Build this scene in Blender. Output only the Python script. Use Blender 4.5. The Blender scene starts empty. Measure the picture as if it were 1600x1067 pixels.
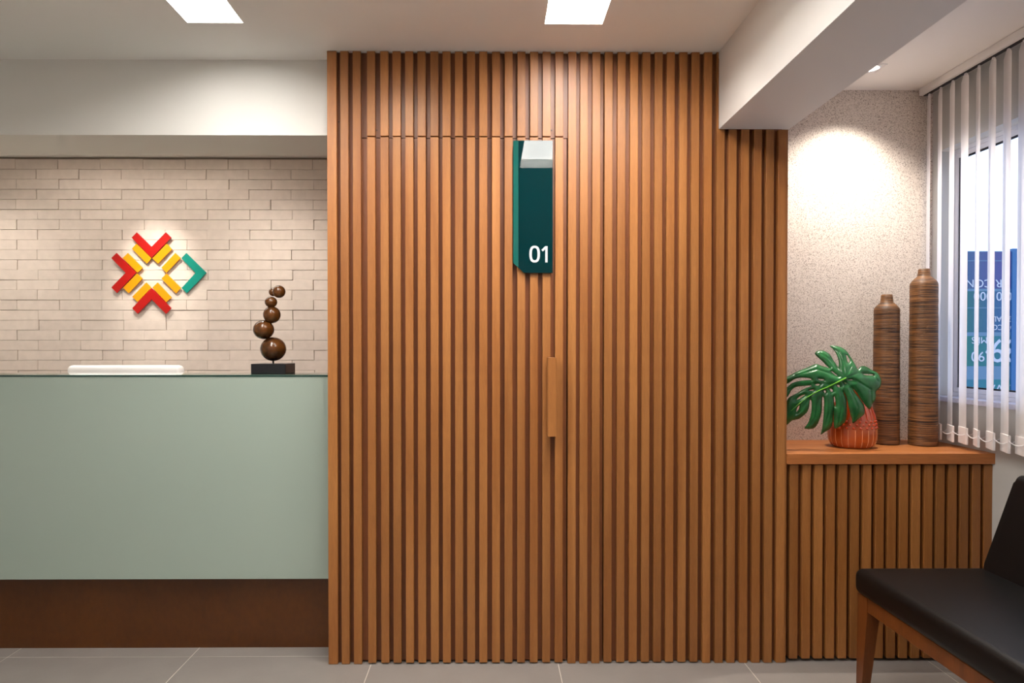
import bpy, bmesh, math, random
from mathutils import Vector, Matrix, Euler
from mathutils.geometry import delaunay_2d_cdt
random.seed(7)
R = math.radians
sc = bpy.context.scene
COL = sc.collection

# ------------------------------------------------------------------ camera
F = 1078.0; HC = 1.273
YAW, PITCH = R(0.44), R(0.67)
VPX, VPY = 764.0, 541.0
SX = (800 - VPX - F*math.tan(YAW))/1600
SY = (VPY - 533.5 + F*math.tan(PITCH))/1600
cam = bpy.data.cameras.new('camera'); cam.sensor_width = 36; cam.lens = F/1600*36
cam.shift_x = SX; cam.shift_y = SY; cam.clip_start = .02; cam.clip_end = 300
co = bpy.data.objects.new('camera', cam); COL.objects.link(co)
co.location = (0, 0, HC); co.rotation_euler = (R(90)-PITCH, 0, -YAW)
sc.camera = co
ROT = Euler((R(90)-PITCH, 0, -YAW)).to_matrix()

def P(px, py, Y):
    """world point seen at photo pixel (px, py) on the vertical plane y = Y"""
    v = ROT @ Vector(((px-800+SX*1600)/F, (533.5-py+SY*1600)/F, -1))
    t = Y/v.y
    return Vector((v.x*t, Y, HC+v.z*t))

# ------------------------------------------------------------------ world, exposure, light
w = bpy.data.worlds.new('sky'); sc.world = w; w.use_nodes = True
bg = w.node_tree.nodes['Background']
bg.inputs[0].default_value = (.60, .72, 1.0, 1); bg.inputs[1].default_value = 1.65
sc.view_settings.view_transform = 'Standard'; sc.view_settings.look = 'None'
sc.view_settings.exposure = 0.6; sc.view_settings.gamma = 1.0
sc.view_settings.use_curve_mapping = False
STRIP = 21.0; FILL_REAR = 9.5; FILL_DESK = 11.0                       # diffuser radiance: front strips, then the added rear and desk fill
FILL_WALL = 21.0; SPOT_LOGO, SPOT_NICHE = 34.0, 52.0  # the wall value drives added fill spots
WARM = (1.0, .91, .80); STRIPCOL = (1.0, .965, .915)
sc.cycles.use_denoising = True
sc.cycles.max_bounces = 10; sc.cycles.diffuse_bounces = 6; sc.cycles.sample_clamp_indirect = 6

# ------------------------------------------------------------------ materials
def lin(h):
    h = h.lstrip('#'); c = [int(h[i:i+2], 16)/255 for i in (0, 2, 4)]
    return tuple((x/12.92 if x <= .04045 else ((x+.055)/1.055)**2.4) for x in c) + (1,)
MATS = {}
def new_mat(name):
    m = bpy.data.materials.new(name); m.use_nodes = True
    MATS[name] = m
    return m, m.node_tree, m.node_tree.nodes['Principled BSDF']
def plain(name, col, rough=.5, metal=0, bump=0, bscale=200, var=.0, vscale=6, coat=0, spec=.5):
    m, nt, b = new_mat(name)
    c = lin(col) if isinstance(col, str) else tuple(col)+(1,)
    b.inputs['Base Color'].default_value = c; b.inputs['Roughness'].default_value = rough
    b.inputs['Metallic'].default_value = metal; b.inputs['Coat Weight'].default_value = coat
    b.inputs['Coat Roughness'].default_value = .04
    b.inputs['Specular IOR Level'].default_value = spec
    tc = nt.nodes.new('ShaderNodeTexCoord')
    if var:
        n = nt.nodes.new('ShaderNodeTexNoise'); n.inputs['Scale'].default_value = vscale; n.inputs['Detail'].default_value = 5
        nt.links.new(tc.outputs['Object'], n.inputs['Vector'])
        mr = nt.nodes.new('ShaderNodeMapRange'); mr.inputs[1].default_value = .3; mr.inputs[2].default_value = .7
        mr.inputs[3].default_value = 1-var; mr.inputs[4].default_value = 1+var
        hs = nt.nodes.new('ShaderNodeHueSaturation'); hs.inputs['Color'].default_value = c
        nt.links.new(n.outputs['Fac'], mr.inputs[0]); nt.links.new(mr.outputs[0], hs.inputs['Value'])
        nt.links.new(hs.outputs[0], b.inputs['Base Color'])
    if bump:
        n = nt.nodes.new('ShaderNodeTexNoise'); n.inputs['Scale'].default_value = bscale; n.inputs['Detail'].default_value = 4
        nt.links.new(tc.outputs['Object'], n.inputs['Vector'])
        bp = nt.nodes.new('ShaderNodeBump'); bp.inputs['Strength'].default_value = bump; bp.inputs['Distance'].default_value = .002
        nt.links.new(n.outputs['Fac'], bp.inputs['Height']); nt.links.new(bp.outputs[0], b.inputs['Normal'])
    return m
def wood(name, c1, c2, scale=(14, 14, .9), rough=.42, rnd=.10, fine=.10):
    m, nt, b = new_mat(name); N = nt.nodes; L = nt.links
    tc = N.new('ShaderNodeTexCoord'); oi = N.new('ShaderNodeObjectInfo')
    mul = N.new('ShaderNodeVectorMath'); mul.operation = 'MULTIPLY_ADD'
    comb = N.new('ShaderNodeCombineXYZ')
    for i in range(3):
        mm = N.new('ShaderNodeMath'); mm.operation = 'MULTIPLY'; mm.inputs[1].default_value = (37.1, 53.7, 91.3)[i]
        L.new(oi.outputs['Random'], mm.inputs[0]); L.new(mm.outputs[0], comb.inputs[i])
    mul.inputs[1].default_value = scale
    L.new(tc.outputs['Object'], mul.inputs[0]); L.new(comb.outputs[0], mul.inputs[2])
    n1 = N.new('ShaderNodeTexNoise'); n1.inputs['Scale'].default_value = 1.0; n1.inputs['Detail'].default_value = 4; n1.inputs['Distortion'].default_value = .6
    L.new(mul.outputs[0], n1.inputs['Vector'])
    r = N.new('ShaderNodeValToRGB'); r.color_ramp.elements[0].position = .3; r.color_ramp.elements[1].position = .72
    r.color_ramp.elements[0].color = lin(c1); r.color_ramp.elements[1].color = lin(c2)
    L.new(n1.outputs['Fac'], r.inputs[0])
    n2 = N.new('ShaderNodeTexNoise'); n2.inputs['Scale'].default_value = 1; n2.inputs['Detail'].default_value = 3
    m2 = N.new('ShaderNodeVectorMath'); m2.operation = 'MULTIPLY'
    m2.inputs[1].default_value = tuple(s*(22 if s > 5 else 26) for s in scale)
    L.new(tc.outputs['Object'], m2.inputs[0]); L.new(m2.outputs[0], n2.inputs['Vector'])
    mr = N.new('ShaderNodeMapRange'); mr.inputs[1].default_value = .3; mr.inputs[2].default_value = .7
    mr.inputs[3].default_value = 1-fine; mr.inputs[4].default_value = 1+fine
    L.new(n2.outputs['Fac'], mr.inputs[0])
    rr = N.new('ShaderNodeMapRange'); rr.inputs[3].default_value = 1-rnd; rr.inputs[4].default_value = 1+rnd
    L.new(oi.outputs['Random'], rr.inputs[0])
    mm = N.new('ShaderNodeMath'); mm.operation = 'MULTIPLY'; L.new(mr.outputs[0], mm.inputs[0]); L.new(rr.outputs[0], mm.inputs[1])
    hs = N.new('ShaderNodeHueSaturation'); L.new(r.outputs[0], hs.inputs['Color']); L.new(mm.outputs[0], hs.inputs['Value'])
    L.new(hs.outputs[0], b.inputs['Base Color']); b.inputs['Roughness'].default_value = rough
    bp = N.new('ShaderNodeBump'); bp.inputs['Strength'].default_value = .25; bp.inputs['Distance'].default_value = .001
    L.new(n2.outputs['Fac'], bp.inputs['Height']); L.new(bp.outputs[0], b.inputs['Normal'])
    return m
def emit(name, col, s):
    m, nt, b = new_mat(name)
    b.inputs['Base Color'].default_value = tuple(col)+(1,); b.inputs['Emission Color'].default_value = tuple(col)+(1,)
    b.inputs['Emission Strength'].default_value = s
    return m

W_SLAT = wood('slat_wood', '#8b5424', '#a66e39', rnd=.11)
W_PANEL = wood('shaded_panel_wood', '#6b3a18', '#804824', scale=(9, 9, .7), rnd=.04)  # slat wood made darker: groove shade put into the backing colour
W_TOP = wood('worktop_wood', '#a5612f', '#bb763f', scale=(.9, 12, 12), rnd=.03)
W_PLINTH = wood('plinth_wood', '#482404', '#5a3007', scale=(2.2, 2, 1.4), rnd=.03, rough=.3)
W_CHAIR = wood('bench_wood', '#5f3010', '#7a431b', scale=(14, 14, 1.2), rnd=.05, rough=.35)
M_CEIL = plain('ceiling_paint', '#f3f1ee', .9, bump=.1, bscale=300)
M_WHITE = plain('white_paint', '#e0ded9', .75, bump=.1, bscale=300)
M_BEAM = plain('beam_paint', '#dcd9d6', .7)
M_WALLR = plain('pale_grey_green_paint', '#cfcfcc', .35)
M_GROUT = plain('pale_grout', '#ded6cd', .8)
M_TILE = plain('porcelain_tile', '#8f8984', .42, var=.07, vscale=5, bump=.15, bscale=60)
M_MORTAR = plain('brick_backing', '#8f8278', .95)
M_LOWWALL = plain('plaster', '#cfc4b8', .9)
M_ALU = plain('white_aluminium', '#e3e3ea', .4)
M_GASKET = plain('black_gasket', '#101018', .6)
M_SILL = plain('grey_granite', '#c6c3cf', .35, var=.1, vscale=60)
M_TEALLITE = plain('teal_bevel', '#06564f', .12, coat=1)
M_TEALDARK = plain('dark_teal_acrylic', '#02272b', .01, spec=.3)
M_DIGIT = plain('pale_digit', '#bfc6cb', .4)
M_RED = plain('logo_red', '#ab0d06', .35)
M_YEL = plain('logo_yellow', '#e39600', .35)
M_TEAL = plain('logo_teal', '#00897a', .35)
M_BLACK = plain('black_base', '#17161a', .35)
M_BRONZE = plain('bronze_base_tone', '#4a2a17', .2)
M_LEATHER = plain('black_leather', '#050405', .45, bump=.25, bscale=420, spec=.35)
M_WPLASTIC = plain('white_plastic', '#f4f4f4', .3)
M_SCREW = plain('dark_screw', '#3b1c10', .5)
M_METAL = plain('steel', '#8d8f93', .3, metal=1)
M_DARKPL = plain('dark_plastic', '#15151c', .4)
M_HEADRAIL = plain('headrail', '#e6e4e4', .4)
M_CHAIN = plain('chain_plastic', '#f1eef2', .4)
M_WEIGHT = plain('vane_weight', '#ebe6e6', .55)
M_MIDRIB = plain('leaf_midrib', '#7ac742', .4)
M_STEM = plain('leaf_stem', '#4c8f35', .45)
M_ORANGE = plain('orange_glaze', '#ab4a18', .22, coat=.5)
M_ORANGE2 = plain('orange_bead_glaze', '#bf3d08', .15, coat=1)
M_RIB = plain('pale_rib_line', '#e39a62', .5)
M_ASPHALT = plain('paving', '#8d9096', .9, var=.1)
M_DIFF = emit('strip_diffuser', STRIPCOL, STRIP)
M_DIFF2 = emit('rear_fill_diffuser', STRIPCOL, FILL_REAR); M_DIFF3 = emit('desk_fill_diffuser', WARM, FILL_DESK)  # glow of the added rear and desk fill strips
M_BULB = emit('downlight_bulb', WARM, 40)
M_REFL = plain('reflector', '#f0eee8', .2, metal=.3)

# mottled dark bronze
nt = M_BRONZE.node_tree; b = nt.nodes['Principled BSDF']
tc = nt.nodes.new('ShaderNodeTexCoord'); n = nt.nodes.new('ShaderNodeTexNoise'); n.inputs['Scale'].default_value = 14; n.inputs['Detail'].default_value = 5
r = nt.nodes.new('ShaderNodeValToRGB'); r.color_ramp.elements[0].position = .38; r.color_ramp.elements[1].position = .68
r.color_ramp.elements[0].color = lin('#1c0b04'); r.color_ramp.elements[1].color = lin('#6a3f18')
nt.links.new(tc.outputs['Object'], n.inputs['Vector']); nt.links.new(n.outputs['Fac'], r.inputs[0]); nt.links.new(r.outputs[0], b.inputs['Base Color'])

# back-painted green glass
M_GREEN, nt, b = new_mat('green_glass')
b.inputs['Base Color'].default_value = lin('#9fafa4'); b.inputs['Roughness'].default_value = .35
b.inputs['Coat Weight'].default_value = 1; b.inputs['Coat Roughness'].default_value = .02; b.inputs['Coat IOR'].default_value = 1.5
M_GTOP, nt, b = new_mat('clear_green_glass')
b.inputs['Base Color'].default_value = (.55, .85, .76, 1); b.inputs['Roughness'].default_value = .02
b.inputs['Transmission Weight'].default_value = 1; b.inputs['IOR'].default_value = 1.5
M_GEDGE = plain('glass_edge', '#0d3b35', .1, coat=1)
M_PANE, nt, b = new_mat('window_glass')
b.inputs['Base Color'].default_value = (.97, .99, 1, 1); b.inputs['Roughness'].default_value = 0
b.inputs['Transmission Weight'].default_value = 1; b.inputs['IOR'].default_value = 1.1

# brick: pale, per piece tone, rough
M_BRICK, nt, b = new_mat('pale_brick'); N = nt.nodes; L = nt.links
tc = N.new('ShaderNodeTexCoord'); oi = N.new('ShaderNodeObjectInfo')
rr = N.new('ShaderNodeMapRange'); rr.inputs[3].default_value = .95; rr.inputs[4].default_value = 1.03
L.new(oi.outputs['Random'], rr.inputs[0])
n = N.new('ShaderNodeTexNoise'); n.inputs['Scale'].default_value = 26; n.inputs['Detail'].default_value = 6
add = N.new('ShaderNodeVectorMath'); add.operation = 'ADD'; L.new(tc.outputs['Object'], add.inputs[0]); L.new(oi.outputs['Location'], add.inputs[1])
L.new(add.outputs[0], n.inputs['Vector'])
m1 = N.new('ShaderNodeMapRange'); m1.inputs[1].default_value = .35; m1.inputs[2].default_value = .65; m1.inputs[3].default_value = .96; m1.inputs[4].default_value = 1.03
L.new(n.outputs['Fac'], m1.inputs[0])
mu = N.new('ShaderNodeMath'); mu.operation = 'MULTIPLY'; L.new(rr.outputs[0], mu.inputs[0]); L.new(m1.outputs[0], mu.inputs[1])
hs = N.new('ShaderNodeHueSaturation'); hs.inputs['Color'].default_value = lin('#d6cac1'); L.new(mu.outputs[0], hs.inputs['Value'])
L.new(hs.outputs[0], b.inputs['Base Color']); b.inputs['Roughness'].default_value = .9
bp = N.new('ShaderNodeBump'); bp.inputs['Strength'].default_value = .5; bp.inputs['Distance'].default_value = .002
L.new(n.outputs['Fac'], bp.inputs['Height']); L.new(bp.outputs[0], b.inputs['Normal'])

# speckled plaster of the niche
M_SPECK, nt, b = new_mat('speckled_plaster'); N = nt.nodes; L = nt.links
tc = N.new('ShaderNodeTexCoord'); n = N.new('ShaderNodeTexNoise'); n.inputs['Scale'].default_value = 330; n.inputs['Detail'].default_value = 2; n.inputs['Roughness'].default_value = .6
L.new(tc.outputs['Object'], n.inputs['Vector'])
r = N.new('ShaderNodeValToRGB'); e = r.color_ramp.elements
e[0].position = .34; e[0].color = lin('#82746a'); e[1].position = .47; e[1].color = lin('#ddd2c9')
e2 = e.new(.70); e2.color = lin('#e8e0d8')
L.new(n.outputs['Fac'], r.inputs[0]); L.new(r.outputs[0], b.inputs['Base Color']); b.inputs['Roughness'].default_value = .85
bp = N.new('ShaderNodeBump'); bp.inputs['Strength'].default_value = .5; bp.inputs['Distance'].default_value = .0015
L.new(n.outputs['Fac'], bp.inputs['Height']); L.new(bp.outputs[0], b.inputs['Normal'])

# carved vase
M_VASE, nt, b = new_mat('carved_brown_wood'); N = nt.nodes; L = nt.links
tc = N.new('ShaderNodeTexCoord'); mp = N.new('ShaderNodeMapping'); mp.inputs['Scale'].default_value = (8, 8, 320)
n = N.new('ShaderNodeTexNoise'); n.inputs['Scale'].default_value = 1; n.inputs['Detail'].default_value = 3; n.inputs['Distortion'].default_value = .5
L.new(tc.outputs['Object'], mp.inputs[0]); L.new(mp.outputs[0], n.inputs['Vector'])
r = N.new('ShaderNodeValToRGB'); e = r.color_ramp.elements
e[0].position = .40; e[0].color = lin('#38210f'); e[1].position = .60; e[1].color = lin('#865a30')
L.new(n.outputs['Fac'], r.inputs[0]); L.new(r.outputs[0], b.inputs['Base Color']); b.inputs['Roughness'].default_value = .5
bp = N.new('ShaderNodeBump'); bp.inputs['Strength'].default_value = .8; bp.inputs['Distance'].default_value = .003
L.new(n.outputs['Fac'], bp.inputs['Height']); L.new(bp.outputs[0], b.inputs['Normal'])

# leaf
M_LEAF, nt, b = new_mat('glossy_leaf'); N = nt.nodes; L = nt.links
tc = N.new('ShaderNodeTexCoord'); n = N.new('ShaderNodeTexNoise'); n.inputs['Scale'].default_value = 25; n.inputs['Detail'].default_value = 3
L.new(tc.outputs['Object'], n.inputs['Vector'])
r = N.new('ShaderNodeValToRGB'); e = r.color_ramp.elements
e[0].position = .35; e[0].color = lin('#185428'); e[1].position = .7; e[1].color = lin('#28763c')
L.new(n.outputs['Fac'], r.inputs[0]); L.new(r.outputs[0], b.inputs['Base Color']); b.inputs['Roughness'].default_value = .3

# vane fabric: diffuse + translucent
M_VANE, nt, b = new_mat('vane_fabric'); N = nt.nodes; L = nt.links
b.inputs['Base Color'].default_value = lin('#f8f4f4'); b.inputs['Roughness'].default_value = .8
tl = N.new('ShaderNodeBsdfTranslucent'); tl.inputs[0].default_value = (.93, .93, .93, 1)
mx = N.new('ShaderNodeMixShader'); mx.inputs[0].default_value = .42
out = [x for x in N if x.type == 'OUTPUT_MATERIAL'][0]
L.new(b.outputs[0], mx.inputs[1]); L.new(tl.outputs[0], mx.inputs[2]); L.new(mx.outputs[0], out.inputs[0])

# banner print: green on the left, blue on the right
def banner(name, cl, cr):
    m, nt, b = new_mat(name); N = nt.nodes; L = nt.links
    tc = N.new('ShaderNodeTexCoord'); sp = N.new('ShaderNodeSeparateXYZ'); L.new(tc.outputs['Object'], sp.inputs[0])
    mr = N.new('ShaderNodeMapRange'); mr.inputs[1].default_value = -.42; mr.inputs[2].default_value = .42; L.new(sp.outputs[0], mr.inputs[0])
    r = N.new('ShaderNodeValToRGB'); r.color_ramp.elements[0].color = lin(cl); r.color_ramp.elements[1].color = lin(cr)
    L.new(mr.outputs[0], r.inputs[0]); L.new(r.outputs[0], b.inputs['Base Color']); b.inputs['Roughness'].default_value = .5
    return m

# ------------------------------------------------------------------ mesh helpers
def tag(o, label=None, cat=None, group=None, kind=None):
    if label: o['label'] = label
    if cat: o['category'] = cat
    if group: o['group'] = group
    if kind: o['kind'] = kind
    return o
def empty(name, loc, label=None, cat=None, group=None, rz=0):
    o = bpy.data.objects.new(name, None); COL.objects.link(o); o.location = loc; o.rotation_euler = (0, 0, rz)
    o.empty_display_size = .05
    return tag(o, label, cat, group)
def link(name, bm, mat, parent=None, loc=(0, 0, 0), smooth=False, autos=None):
    me = bpy.data.meshes.new(name)
    bmesh.ops.recalc_face_normals(bm, faces=bm.faces)
    bm.to_mesh(me); bm.free()
    mats = mat if isinstance(mat, (list, tuple)) else [mat]
    for m in mats: me.materials.append(m)
    if smooth:
        for p in me.polygons: p.use_smooth = True
        me.set_sharp_from_angle(angle=R(autos or 40))
    o = bpy.data.objects.new(name, me); COL.objects.link(o); o.location = loc
    if parent: o.parent = parent
    return o
def inst(name, me, parent, loc, rot=(0, 0, 0), scale=(1, 1, 1)):
    o = bpy.data.objects.new(name, me); COL.objects.link(o); o.location = loc; o.rotation_euler = rot; o.scale = scale
    o.parent = parent
    return o
def bx(bm, x0, x1, y0, y1, z0, z1, bev=0, seg=1):
    r = bmesh.ops.create_cube(bm, size=1)
    for v in r['verts']:
        v.co = Vector(((x0+x1)/2+v.co.x*(x1-x0), (y0+y1)/2+v.co.y*(y1-y0), (z0+z1)/2+v.co.z*(z1-z0)))
    if bev:
        es = {e for v in r['verts'] for e in v.link_edges}
        bmesh.ops.bevel(bm, geom=list(es), offset=bev, segments=seg, affect='EDGES', profile=.5)
def box(name, x0, x1, y0, y1, z0, z1, mat, parent=None, bev=0, seg=1, base=True, smooth=False):
    """box in parent-space coordinates, origin at its base centre"""
    c = ((x0+x1)/2, (y0+y1)/2, z0) if base else (0, 0, 0)
    bm = bmesh.new(); bx(bm, x0-c[0], x1-c[0], y0-c[1], y1-c[1], z0-c[2], z1-c[2], bev, seg)
    return link(name, bm, mat, parent, c, smooth)
def prism(bm, pts, y0, y1):
    """polygon in xz extruded along y"""
    a = [bm.verts.new((x, y0, z)) for x, z in pts]; c = [bm.verts.new((x, y1, z)) for x, z in pts]
    bm.faces.new(a); bm.faces.new(c[::-1])
    for i in range(len(pts)):
        j = (i+1) % len(pts); bm.faces.new((a[i], c[i], c[j], a[j]))
def lathe(bm, prof, seg=48, cx=0, cy=0, cz=0):
    rings = []
    for r_, z in prof:
        if r_ < 1e-5: rings.append([bm.verts.new((cx, cy, cz+z))])
        else: rings.append([bm.verts.new((cx+r_*math.cos(2*math.pi*i/seg), cy+r_*math.sin(2*math.pi*i/seg), cz+z)) for i in range(seg)])
    for a, c in zip(rings, rings[1:]):
        for i in range(seg):
            j = (i+1) % seg
            if len(a) == 1 and len(c) == 1: continue
            if len(a) == 1: bm.faces.new((a[0], c[i], c[j]))
            elif len(c) == 1: bm.faces.new((a[i], a[j], c[0]))
            else: bm.faces.new((a[i], a[j], c[j], c[i]))
def tube(bm, pts, rads, seg=8):
    pts = [Vector(p) for p in pts]; rings = []
    for i, p in enumerate(pts):
        d = (pts[min(i+1, len(pts)-1)]-pts[max(i-1, 0)]).normalized()
        u = d.cross(Vector((0, 0, 1)));
        if u.length < .05: u = d.cross(Vector((0, 1, 0)))
        u.normalize(); v = d.cross(u); r_ = rads[i] if isinstance(rads, (list, tuple)) else rads
        rings.append([bm.verts.new(p+u*r_*math.cos(2*math.pi*k/seg)+v*r_*math.sin(2*math.pi*k/seg)) for k in range(seg)])
    for a, c in zip(rings, rings[1:]):
        for k in range(seg): bm.faces.new((a[k], a[(k+1) % seg], c[(k+1) % seg], c[k]))
    bm.faces.new(rings[0]); bm.faces.new(rings[-1][::-1])
def sphere(bm, c, r_, seg=32, rings=20, sc_=(1, 1, 1)):
    q = bmesh.ops.create_uvsphere(bm, u_segments=seg, v_segments=rings, radius=r_)
    for v in q['verts']: v.co = Vector((v.co.x*sc_[0]+c[0], v.co.y*sc_[1]+c[1], v.co.z*sc_[2]+c[2]))
def sheet_holes(bm, x0, x1, y0, y1, holes, fn, th):
    """slab in (u,v) with rectangular holes, thickness th, fn maps (u,v,w) -> xyz"""
    us = sorted({x0, x1, *[h[0] for h in holes], *[h[1] for h in holes]}); vs = sorted({y0, y1, *[h[2] for h in holes], *[h[3] for h in holes]})
    us = [u for u in us if x0 <= u <= x1]; vs = [v for v in vs if y0 <= v <= y1]
    solid = lambda i, j: 0 <= i < len(us)-1 and 0 <= j < len(vs)-1 and not any(
        h[0] <= (us[i]+us[i+1])/2 <= h[1] and h[2] <= (vs[j]+vs[j+1])/2 <= h[3] for h in holes)
    cache = {}
    def V(i, j, k):
        if (i, j, k) not in cache: cache[i, j, k] = bm.verts.new(fn(us[i], vs[j], th if k else 0))
        return cache[i, j, k]
    for i in range(len(us)-1):
        for j in range(len(vs)-1):
            if not solid(i, j): continue
            bm.faces.new((V(i, j, 0), V(i+1, j, 0), V(i+1, j+1, 0), V(i, j+1, 0)))
            bm.faces.new((V(i, j, 1), V(i, j+1, 1), V(i+1, j+1, 1), V(i+1, j, 1)))
            for (di, dj, a, c) in ((-1, 0, (i, j), (i, j+1)), (1, 0, (i+1, j), (i+1, j+1)), (0, -1, (i, j), (i+1, j)), (0, 1, (i, j+1), (i+1, j+1))):
                if not solid(i+di, j+dj): bm.faces.new((V(*a, 0), V(*c, 0), V(*c, 1), V(*a, 1)))

# ------------------------------------------------------------------ main dimensions
YS = 2.75            # front plane of the slats
YB = 2.772           # backing of the slats
YN = 3.153           # niche back wall
YR = 3.90            # reception brick face
ZC = 2.443; ZR = 2.335
XL, XR = -3.2, 2.03
YBACK = -2.4
XVL = P(512, 541, YS).x; XVR = P(1230, 560, YS).x
XB0, XB1 = P(1123, 200, YS).x, P(1231.5, 203, YS).x + .002
ZBM = P(1170, 202, YS).z

# ------------------------------------------------------------------ floor (tiles)
gx0 = P(579.5, 1042, YS).x; gy0 = 2.826; T = .75
floor = box('floor', XL, XR+.1, YBACK, 4.05, -.06, -.0008, M_GROUT, base=False); tag(floor, kind='structure')
bm = bmesh.new(); bx(bm, -T/2+.0014, T/2-.0014, -T/2+.0014, T/2-.0014, -.0007, 0, .0003); 
first = None
for i in range(-4, 4):
    for j in range(-7, 2):
        cx, cy = gx0+T*(i+.5), gy0+T*(j+.5)
        xa, xb, ya, yb = max(cx-T/2, XL), min(cx+T/2, XR), max(cy-T/2, YBACK), min(cy+T/2, YR)
        if xb-xa < .02 or yb-ya < .02: continue
        if xb-xa > T-.001 and yb-ya > T-.001:
            if first is None: first = link('tile', bm, M_TILE, floor, (cx, cy, 0))
            else: inst('tile', first.data, floor, (cx, cy, 0), (0, 0, random.choice((0, math.pi))))
        else:
            g = .0014
            box('tile', xa+g, xb-g, ya+g, yb-g, -.0007, 0, M_TILE, floor, .0003)

# ------------------------------------------------------------------ ceiling
s1a, s1b = P(293, 42, 2.53), P(380, 42, 2.53)
ysf = F*(ZC-HC)/(541-40); 
sx1 = (P(293, 42, ysf).x, P(380, 42, ysf).x); sx2 = (P(851, 37, ysf).x, P(941, 37, ysf).x)
STR = [(sx1[0], sx1[1], ysf-1.58, ysf), (sx2[0], sx2[1], ysf-1.58, ysf),
       (-2.35, -2.14, -1.75, .2), (-.35, -.14, -1.95, -.4)]  # this rear pair is added fill, behind the camera
DLX, DLY = 1.607, 2.903
WDL = [(-.38, 2.12), (.56, 2.12)]  # added out-of-view spots that brighten the slatted wall
hole_d = (DLX-.036, DLX+.036, DLY-.036, DLY+.036)
bm = bmesh.new()
sheet_holes(bm, XL, XR+.1, YBACK, YN+.01, STR+[hole_d]+[(x-.036, x+.036, y-.036, y+.036) for x, y in WDL], lambda u, v, w_: (u, v, ZC+w_), .04)
LCX = P(245, 427, YR-.022).x
RSTR = (-2.45, -1.25, 3.44, 3.54)  # unseen strip added to brighten the brick wall
RDL = [(LCX+.02, 3.33), (-2.75, 3.36), (-1.15, 3.36)]  # logo spot first; the other two are added fill
sheet_holes(bm, XL, XVL+.05, YN, YR+.1, [(x-.036, x+.036, y-.036, y+.036) for x, y in RDL]+[RSTR], lambda u, v, w_: (u, v, ZR+w_), .04)
ceil = link('ceiling', bm, M_CEIL); tag(ceil, kind='structure')

def strip(x0, x1, y0, y1, label, mat=None, H=.062, zc=None):
    mat = mat or M_DIFF; zc = zc or ZC
    c = ((x0+x1)/2, (y0+y1)/2, zc)
    t = empty('ceiling_light', c, label, 'ceiling light', 'recessed rectangular ceiling lights')
    hx, hy = (x1-x0)/2, (y1-y0)/2
    bm = bmesh.new(); th = .004; e = .0005
    bx(bm, -hx-th, -hx-e, -hy-th, hy+th, .0405, H+.03); bx(bm, hx+e, hx+th, -hy-th, hy+th, .0405, H+.03)
    bx(bm, -hx-e, hx+e, -hy-th, -hy-e, .0405, H+.03); bx(bm, -hx-e, hx+e, hy+e, hy+th, .0405, H+.03)
    bx(bm, -hx-th, hx+th, -hy-th, hy+th, H+.03, H+.034)
    link('housing', bm, M_WHITE, t)
    box('diffuser', -hx+.0005, hx-.0005, -hy+.0005, hy-.0005, H-.004, H, mat, t)
strip(*STR[0], 'white recessed ceiling light in front of the reception counter')
strip(*STR[1], 'white recessed ceiling light in front of the slatted door')
strip(*STR[2], 'added fill light in the ceiling at the rear left of the room behind the camera', M_DIFF2)
strip(*RSTR, 'added narrow fill light above the reception desk, unseen behind the header beam', M_DIFF3, .02, ZR)
strip(*STR[3], 'added fill light in the ceiling at the rear right of the room behind the camera', M_DIFF2)

def downlight(x, y, z, label, energy, tgt, ang, blend=.6, size=.015, sq=.0445, hole=.036):
    t = empty('downlight', (x, y, z), label, 'downlight', 'small square recessed downlights')
    bm = bmesh.new(); sheet_holes(bm, -sq, sq, -sq, sq, [(-.03, .03, -.03, .03)], lambda u, v, w_: (u, v, -w_), .003)
    link('trim_ring', bm, M_HEADRAIL, t)
    bm = bmesh.new(); lathe(bm, [(.03, -.001), (.026, .02), (.018, .034), (.018, .036), (.028, .021), (.032, -.0005)], 32)
    link('reflector', bm, M_REFL, t, smooth=True)
    bm = bmesh.new(); lathe(bm, [(0, .026), (.017, .026), (.019, .030), (0, .034)], 24); link('bulb', bm, M_BULB, t, smooth=True)
    ld = bpy.data.lights.new('downlight_beam', 'SPOT'); ld.energy = energy; ld.color = WARM; ld.spot_size = R(ang); ld.spot_blend = blend
    ld.shadow_soft_size = size
    lo = bpy.data.objects.new('downlight_beam', ld); COL.objects.link(lo)
    lo.location = (x, y, z+.012)
    lo.rotation_euler = (Vector(tgt)-Vector(lo.location)).to_track_quat('-Z', 'Y').to_euler()
downlight(DLX, DLY, ZC, 'small square downlight with bright reflector above the niche cabinet', SPOT_NICHE, (DLX-.02, DLY+.02, 1.4), 114, 1.0)

for (x, y_), s_ in zip(WDL, ('left', 'right')):
    downlight(x, y_, ZC, 'added out-of-view fill spot washing the '+s_+' half of the slatted wall', FILL_WALL, (x, YS, 1.72), 104, 1.0)

# ------------------------------------------------------------------ walls
wb = bmesh.new(); bx(wb, XL-.1, XVL+.05, YR+.012, YR+.1, 0, 2.6)
wall_back = link('wall_back', wb, M_MORTAR); tag(wall_back, kind='structure')
box('plaster_base', XL, XVL, YR, YR+.0115, 0, .975, M_LOWWALL, wall_back)
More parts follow.
